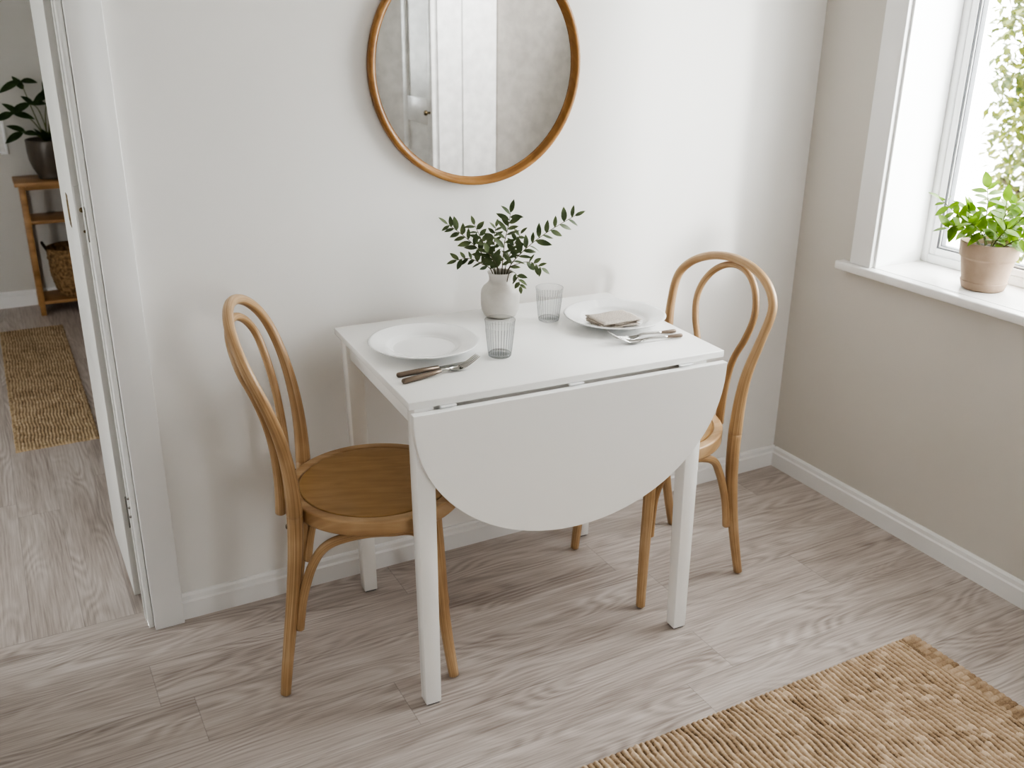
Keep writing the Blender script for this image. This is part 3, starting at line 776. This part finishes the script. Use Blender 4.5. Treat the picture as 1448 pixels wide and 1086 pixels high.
# ------------------------------------------------------------------ sprigs in the vase
vb = TW(VX, VY, TH)
vd = Vector((vb.x + 2.2702, vb.y + 2.2683, 0)).normalized(); vr = Vector((vd.y, -vd.x, 0))
def VP(a, b, dp=0.0):           # a to the side, b up from the table, dp away from the viewer's side
    return vb + vr * a + Vector((0, 0, b)) + vd * dp
def sprig(label, pts, leaves, L=.034, W=.0135, seed=1, rad=.0012, start=.30):
    r = random.Random(seed)
    s = thing('green_sprig', label, 'sprig', VP(*pts[0]), 0, 'sprigs in the vase')
    base = Vector(s.location); P = crspl([VP(*p) - base for p in pts], 8)
    m = MB(); m.tube(P, [rad * (1.25 - .7 * i / (len(P) - 1)) for i in range(len(P))], 7); m.build('stem', M['twig'], s)
    m = MB(); n = len(P) - 1
    for k in range(leaves):
        u = start + (1 - start) * k / (leaves - 1) if leaves > 1 else 1
        i = min(n - 1, int(u * n)); f = u * n - i; p = P[i].lerp(P[i + 1], f); d = (P[i + 1] - P[i]).normalized()
        sd = 1 if k % 2 else -1
        side = d.cross(vd).normalized() * sd
        if k == leaves - 1: dirn = d + side * .1
        else: dirn = d * r.uniform(.35, .8) + side * r.uniform(.6, 1.0) + vd * r.uniform(-.5, .5)
        nv = -vd * r.uniform(.3, 1) + Vector((0, 0, r.uniform(.2, 1))) + side * r.uniform(-.4, .4)
        sc = r.uniform(.75, 1.15) * (1 - .2 * abs(u - .6))
        leaf(m, p, dirn, nv, L * sc, W * sc * r.uniform(.85, 1.15), r.uniform(.0, .3), 5)
    m.build('leaves', M['olive'], s)
    return s
sprig('longest sprig, reaching far to the upper right', [(.008, .03, 0), (.018, .115, .0), (.055, .165, .005), (.113, .212, .01), (.184, .256, .012)], 21, .040, .0145, 3)
sprig('straight upright sprig rising from the middle of the vase', [(.000, .03, 0), (.004, .115, .0), (.010, .19, -.004), (.019, .232, -.006), (.024, .266, -.006)], 15, .036, .0135, 5)
sprig('long sprig leaning to the far left', [(-.006, .03, .005), (-.016, .115, .008), (-.055, .168, .012), (-.098, .207, .014), (-.132, .231, .014)], 17, .034, .0145, 8)
sprig('shorter sprig between the upright one and the far left one', [(-.004, .03, -.008), (-.012, .115, -.010), (-.030, .165, -.02), (-.048, .205, -.026), (-.064, .240, -.03)], 15, .031, .0130, 13)
sprig('low sprig drooping out to the left', [(-.010, .03, -.01), (-.020, .116, -.014), (-.050, .143, -.025), (-.080, .156, -.03), (-.108, .152, -.034)], 12, .028, .0125, 21)
sprig('low thin sprig bowing to the right with few leaves', [(.010, .03, .0), (.018, .116, -.004), (.050, .140, -.01), (.080, .142, -.012), (.103, .128, -.012)], 8, .028, .0125, 34, .0010, .62)
sprig('bushy short sprig left of the upright one', [(-.002, .03, .01), (-.008, .116, .016), (-.014, .16, .026), (-.016, .195, .03), (-.012, .222, .034)], 13, .027, .0120, 55, .0011, .34)
sprig('bushy short sprig right of the upright one', [(.004, .03, .012), (.012, .116, .016), (.022, .15, .02), (.034, .180, .022), (.050, .208, .02)], 13, .027, .0120, 89, .0011, .34)
sprig('small sprig hanging over the right of the vase neck', [(.012, .06, -.018), (.021, .114, -.026), (.034, .122, -.032), (.044, .110, -.036), (.050, .088, -.038)], 7, .024, .0125, 17, .0009, .62)
sprig('small leafy sprig low in the centre of the vase', [(.000, .03, -.012), (-.004, .116, -.014), (-.012, .14, -.02), (-.024, .160, -.026), (-.030, .172, -.03)], 9, .028, .0135, 23, .0011, .42)

# ------------------------------------------------------------------ potted plant on the sill
pp = thing('potted_plant', 'bright green leafy plant in a pale terracotta pot on the window sill', 'plant', (.098, -.610, .7802))
m = MB(); m.lathe([(0, 0), (.050, 0), (.055, .003), (.0605, .022), (.0608, .0235), (.0585, .0245), (.0585, .026), (.0685, .083), (.0695, .087), (.0730, .089), (.0742, .092), (.0772, .128), (.0768, .1315), (.0748, .1325), (.0722, .130), (.0700, .112), (.0690, .105), (0, .105)], 64); m.build('pot', M['terra'], pp)
m = MB(); m.lathe([(.0696, .106), (.066, .110), (.045, .114), (.02, .117), (0, .118)], 40); m.build('soil', M['soil'], pp)
pd = Vector((.817, .576, 0)); pr_ = Vector((.576, -.817, 0)); ms = MB(); ml = MB(); rp = random.Random(4)
def PP(a, b, dp=0): return pr_ * a + pd * dp + Vector((0, 0, b))
shoots = [((-.02, .11, 0), (-.06, .165, -.01), (-.105, .205, -.015), (-.142, .234, -.02)), ((-.01, .11, .01), (-.022, .17, .01), (-.026, .23, .005), (-.034, .272, .0)),
          ((-.02, .11, -.01), (-.05, .150, -.03), (-.08, .172, -.04), (-.112, .165, -.05)), ((.0, .11, -.01), (.008, .16, -.02), (.02, .20, -.025), (.018, .245, -.03)),
          ((.01, .11, .0), (.03, .16, .0), (.055, .205, .0), (.072, .25, .0)), ((.02, .11, .01), (.05, .155, .01), (.085, .19, .01), (.118, .215, .0)),
          ((.02, .11, -.02), (.045, .14, -.04), (.075, .155, -.05), (.105, .148, -.055)), ((-.01, .11, -.02), (-.02, .15, -.045), (-.04, .175, -.06), (-.06, .19, -.07)),
          ((.01, .11, .02), (.012, .17, .03), (.03, .215, .035), (.045, .235, .03)), ((.0, .11, -.02), (.01, .14, -.05), (.02, .165, -.07), (.03, .185, -.08)),
          ((.02, .11, .0), (.04, .17, -.02), (.07, .215, -.03), (.10, .245, -.035)), ((-.005, .11, .02), (-.03, .16, .03), (-.055, .19, .03), (-.075, .205, .03))]
for k, sh in enumerate(shoots):
    P = crspl([PP(*p) for p in sh], 6); ms.tube(P, [.0018 - .0008 * i / (len(P) - 1) for i in range(len(P))], 7)
    nl = 14; n = len(P) - 1
    for j in range(nl):
        u = .25 + .75 * j / (nl - 1); i = min(n - 1, int(u * n)); p = P[i].lerp(P[i + 1], u * n - i); d = (P[i + 1] - P[i]).normalized()
        sd = (1 if j % 2 else -1); side = d.cross(pd).normalized() * sd
        dr_ = d * rp.uniform(.2, .7) + side * rp.uniform(.5, 1) + pd * rp.uniform(-.8, .5) + Vector((0, 0, rp.uniform(-.3, .2)))
        if j == nl - 1: dr_ = d + Vector((0, 0, .1))
        nv = Vector((0, 0, 1)) - pd * rp.uniform(0, .9) + side * rp.uniform(-.3, .3)
        Ls = rp.uniform(.030, .048)
        leaf(ml, p, dr_, nv, Ls, Ls * rp.uniform(.45, .62), rp.uniform(.05, .35), 5)
ms.build('stems', M['gstem'], pp); ml.build('foliage', M['green'], pp)

# ------------------------------------------------------------------ woven rugs
def rug(name, mat, x0, x1, y0, y1, ribs, th, step, lump, label, band=.05, seed=1, rag=.004):
    """ribs run along y; each rib is a twisted cord with its own lumps; both x edges are bound crosswise"""
    r = random.Random(seed); nx = int((x1 - x0) / step); ny = int((y1 - y0) / step)
    W = x1 - x0; pitch = W / ribs
    rp = [(r.uniform(0, 100), r.uniform(.85, 1.15), r.uniform(-.25, .25)) for _ in range(ribs + 1)]
    lum = {}
    def tone_of(i, j):
        if (i, j) not in lum: lum[(i, j)] = r.random()
        return lum[(i, j)]
    V = []; TN = []
    for a in range(nx + 1):
        for b in range(ny + 1):
            u = W * a / nx; v = (y1 - y0) * b / ny
            eb = min(u, W - u)
            if eb < band:      # crosswise bound edge
                q = eb / band; c = int(v / (lump * 1.1)); fr = (v / (lump * 1.1)) % 1; o = rp[c % ribs]
                hh = (math.sin(PI * fr) ** .5 if 0 < fr < 1 else 0) * (.75 + .25 * math.sin(q * PI)) * (.8 + .3 * tone_of(-c, int(q * 2.4)))
                if q > .9 or abs(q - .45) < .05: hh *= .55
                tn = .32 + .38 * tone_of(-c, int(q * 2.4)) + .2 * (hh - .7)
            else:
                uu = u + pitch * (.16 * math.sin(v * 23 + u * 11) + .10 * math.sin(v * 71 + u * 37))
                i = min(ribs, int(uu / pitch)); fr = uu / pitch - i
                o = rp[i]; lv = v / (lump * o[1]) + o[0] + (fr - .5) * .5; j = int(lv); fj = lv - j
                t_ = tone_of(i, j); t2 = tone_of(i + 500, j // 3)
                prof = max(0, math.sin(PI * fr)) ** .7
                tw = max(0, math.sin(PI * fj)) ** .5
                hh = prof * (.74 + .26 * tw) * (.86 + .2 * t_) - .14 * (t_ < .07) * prof + .14 * (t_ > .93) * prof
                tn = -.02 + .68 * prof * (.68 + .32 * tw) + .18 * t_ + .15 * (t2 - .5) - .10 * (t_ < .07) + .26 * (t_ > .93)  # tone drops in the grooves, crevice shade put into the colour
            e2 = min(v, (y1 - y0) - v, eb)
            hh *= min(1, .45 + e2 / .008)
            z = .0035 + th * hh
            if e2 < step * .5: z = .0005
            ragx = rag * (.5 - tone_of(-999, int(v / lump))) if eb < step * .5 else 0
            ragy = rag * 1.3 * (.5 - tone_of(int(u / pitch), -999)) if min(v, (y1 - y0) - v) < step * .5 else 0
            V.append((x0 + u + ragx, y0 + v + ragy, z)); TN.append(max(0, min(1, tn)))
    F = []
    for a in range(nx):
        for b in range(ny):
            k = a * (ny + 1) + b; F.append([k, k + ny + 1, k + ny + 2, k + 1])
    me = bpy.data.meshes.new(name); me.from_pydata(V, [], F)
    me.polygons.foreach_set('use_smooth', [True] * len(F))
    uvl = me.uv_layers.new(name='UVMap')
    for l in me.loops: p = V[l.vertex_index]; uvl.data[l.index].uv = (p[0], p[1])
    at = me.attributes.new('tone', 'FLOAT', 'POINT'); at.data.foreach_set('value', TN)
    me.materials.append(mat); o = bpy.data.objects.new(name, me); C.objects.link(o)
    return tag(o, label, 'rug')
rug('jute_rug', M['jute'], -1.95, -.372, -1.86, -.937, 110, .0082, .0027, .0145, 'large ribbed jute rug on the floor in the foreground', .052, 3)
rug('jute_runner', M['jute2'], -2.345, -2.066, 1.27, 2.755, 24, .006, .0029, .012, 'narrow jute runner on the hall floor beyond the doorway', .012, 7, .003)

# ------------------------------------------------------------------ hall: console table, plant, basket, print
ct = thing('console_table', 'narrow wooden console table with two lower shelves against the hall wall', 'table', (-2.165, 2.95, 0))
CW, CD, CH = .75, .235, .667
m = MB(); m.box(-.002, CW, 0, CD, CH - .018, CH, .002); m.build('top', M['pine'], ct)
m = MB(); m.box(.045, CW - .045, .016, .03, CH - .038, CH - .0182); m.build('front_rail', M['pine'], ct)
for x in (.018, CW - .045):
    for y in (.010, CD - .035):
        m = MB(); m.box(x, x + .026, y, y + .025, 0, CH - .0182, .0015); m.build('leg', M['pine'], ct)
for z in (.462, .055):
    m = MB(); m.box(.022, CW - .022, .014, CD - .014, z, z + .016, .0015)
    m.build('shelf', M['pine'], ct)
hp = thing('potted_plant', 'dark green broad-leaved plant in a grey-brown pot on the hall console', 'plant', (-1.985, 3.07, CH + .0002))
m = MB(); m.lathe([(0, 0), (.062, 0), (.066, .003), (.068, .010), (.066, .014), (.084, .05), (.096, .09), (.100, .13), (.1005, .185), (.099, .188), (.094, .187), (.092, .160), (0, .160)], 56); m.build('pot', M['greypot'], hp)
m = MB(); m.lathe([(.0925, .162), (.05, .168), (0, .17)], 32); m.build('soil', M['soil'], hp)
ms = MB(); ml = MB(); rp = random.Random(9)
hs = [((0, .16, 0), (-.03, .27, 0), (-.055, .37, 0), (-.075, .46, 0)), ((.0, .16, 0), (-.03, .24, -.01), (-.075, .30, -.02), (-.13, .315, -.02)),
      ((0, .16, 0), (.02, .26, 0), (.03, .33, 0), (.05, .41, 0)), ((0, .16, 0), (-.04, .21, -.02), (-.075, .23, -.03), (-.10, .225, -.035)),
      ((0, .16, 0), (.03, .25, .01), (.06, .29, .01), (.11, .31, .0)), ((0, .16, 0), (.0, .24, -.02), (-.02, .33, -.03), (-.05, .36, -.04)),
      ((.02, .16, 0), (.04, .22, -.02), (.07, .24, -.03), (.10, .23, -.035)), ((0, .16, .0), (.01, .3, .02), (.04, .38, .02), (.09, .44, .02))]
for k, sh in enumerate(hs):
    P = crspl([(a_, c_, b_) for a_, b_, c_ in sh], 6); ms.tube(P, [.0030 - .0012 * i / (len(P) - 1) for i in range(len(P))], 7)
    d = (P[-1] - P[-2]).normalized(); tipv = P[-1]
    for q, (dx, dz, L) in enumerate(((-1, -.25, .10), (1, .15, .085), (-.3, .6, .075))):
        leaf(ml, tipv if q < 2 else P[-4], (dx + d.x * .4, rp.uniform(-.6, .2), dz + rp.uniform(-.25, .2)), (rp.uniform(-.3, .3), -.75, .7), L * rp.uniform(.85, 1.15), L * .42, .28, 6)
for k in range(9):
    a = k * .75; leaf(ml, (0, 0, .17), (math.cos(a), math.sin(a) * .6, 1.1), (-math.cos(a), -math.sin(a), .4), rp.uniform(.06, .10), .028, .2, 6)
ms.build('stems', M['gstem'], hp); ml.build('foliage', M['deep'], hp)

bk = thing('woven_basket', 'round woven seagrass basket on the bottom shelf of the hall console', 'basket', (-1.955, 3.068, .0712))
def weave(a, z): 
    rowi = int(z / .016); return 1 + .022 * math.cos(22 * a + PI * (rowi % 2)) * (1 if z < .20 else .4)
pr = []
for i in range(65):
    z = .004 + .236 * i / 64; rr = .082 + .030 * min(1, z / .12) ** .7 + .004 * (z > .19)
    pr.append((rr + .0022 * math.sin(PI * ((z / .016) % 1)), z))
m = MB(); m.lathe([(0, 0), (.078, 0)] + pr + [(.118, .246), (.112, .246), (.108, .235), (.10, .06), (0, .05)], 132, rfun=weave); m.build('body', M['basket'], bk)
m = MB(); m.tube([(.1165 * math.cos(2 * PI * k / 48), .1165 * math.sin(2 * PI * k / 48), .243) for k in range(48)], .007, 8, closed=True); m.build('rim', M['basket'], bk)
for s in (-1, 1):
    m = MB(); m.tube(crspl([(s * .112, -.03, .236), (s * .128, -.022, .268), (s * .132, 0, .278), (s * .128, .022, .268), (s * .112, .03, .236)], 5), .006, 8); m.build('handle', M['bark'], bk)

pf = thing('picture_frame', 'slim white picture frame on the hall wall left of the console', 'picture', (-2.262, YH, .775))
m = MB(); 
for (a, b, c, d) in ((-.10, -.088, 0, .16), (.088, .10, 0, .16), (-.088, .088, 0, .012), (-.088, .088, .148, .16)): m.box(a, b, -.016, -.0005, c, d, .001)
m.build('frame', M['upvc'], pf)
m = MB(); m.box(-.088, .088, -.008, -.002, .012, .148); m.build('print', M['paper'], pf)

# ------------------------------------------------------------------ light: bright overcast sky plus soft sun through the windows
sc = bpy.context.scene
w = bpy.data.worlds.new('overcast'); sc.world = w; w.use_nodes = True
nt = w.node_tree; bg = nt.nodes['Background']
tc = N(nt, 'ShaderNodeTexCoord'); sp = N(nt, 'ShaderNodeSeparateXYZ'); nt.links.new(tc.outputs['Generated'], sp.inputs[0])
rp_ = ramp(nt, [(.40, (.62, .63, .60)), (.52, (.93, .95, .97)), (1.0, (1.0, 1.0, 1.0))])
mpz = N(nt, 'ShaderNodeMapRange'); mpz.inputs['From Min'].default_value = -1; nt.links.new(sp.outputs[2], mpz.inputs['Value'])
nt.links.new(mpz.outputs[0], rp_.inputs['Fac']); nt.links.new(rp_.outputs['Color'], bg.inputs['Color'])
bg.inputs['Strength'].default_value = 13.0
def portal(name, loc, rot, sx, sy):
    l = bpy.data.lights.new(name, 'AREA'); l.shape = 'RECTANGLE'; l.size = sx; l.size_y = sy
    l.cycles.is_portal = True
    o = bpy.data.objects.new(name, l); C.objects.link(o); o.location = loc; o.rotation_euler = rot
portal('sky_portal', (.30, (WY0 + WY1) / 2, 1.44), (0, R(90), 0), WZ1 - .78, WY1 - WY0)
portal('sky_portal', ((RX0 + RX1) / 2, YR - .22, 1.45), (R(90), 0, 0), RX1 - RX0, RZ1 - RZ0)
portal('sky_portal', (HX0 - .12, (HY0 + HY1) / 2, 1.05), (0, R(-90), 0), 1.5, HY1 - HY0)
def sun_(): pass
def sun(name, d, strength, angle):
    l = bpy.data.lights.new(name, 'SUN'); l.energy = strength; l.angle = R(angle)
    o = bpy.data.objects.new(name, l); C.objects.link(o); o.rotation_euler = Vector(d).to_track_quat('-Z', 'Y').to_euler()
sun('soft_sun', (-.625, .78, -.22), 2.4, 7)
sp_ = bpy.data.lights.new('cupboard_fill_spot', 'SPOT'); sp_.energy = 220; sp_.spot_size = R(34); sp_.spot_blend = .6; sp_.shadow_soft_size = .1  # added lamp without a fixture, brightens the cupboard front seen in the mirror
so = bpy.data.objects.new('cupboard_fill_spot', sp_); C.objects.link(so); so.location = (-.24, -.85, 2.42); so.rotation_euler = (Vector((-.20, -2.15, 1.15)) - Vector(so.location)).to_track_quat('-Z', 'Y').to_euler()
sc.view_settings.view_transform = 'AgX'
sc.view_settings.look = 'AgX - High Contrast'
sc.view_settings.exposure = 0.06
try: sc.cycles.use_denoising = True
except Exception: pass
sc.cycles.max_bounces = 12; sc.cycles.diffuse_bounces = 6; sc.cycles.transparent_max_bounces = 24
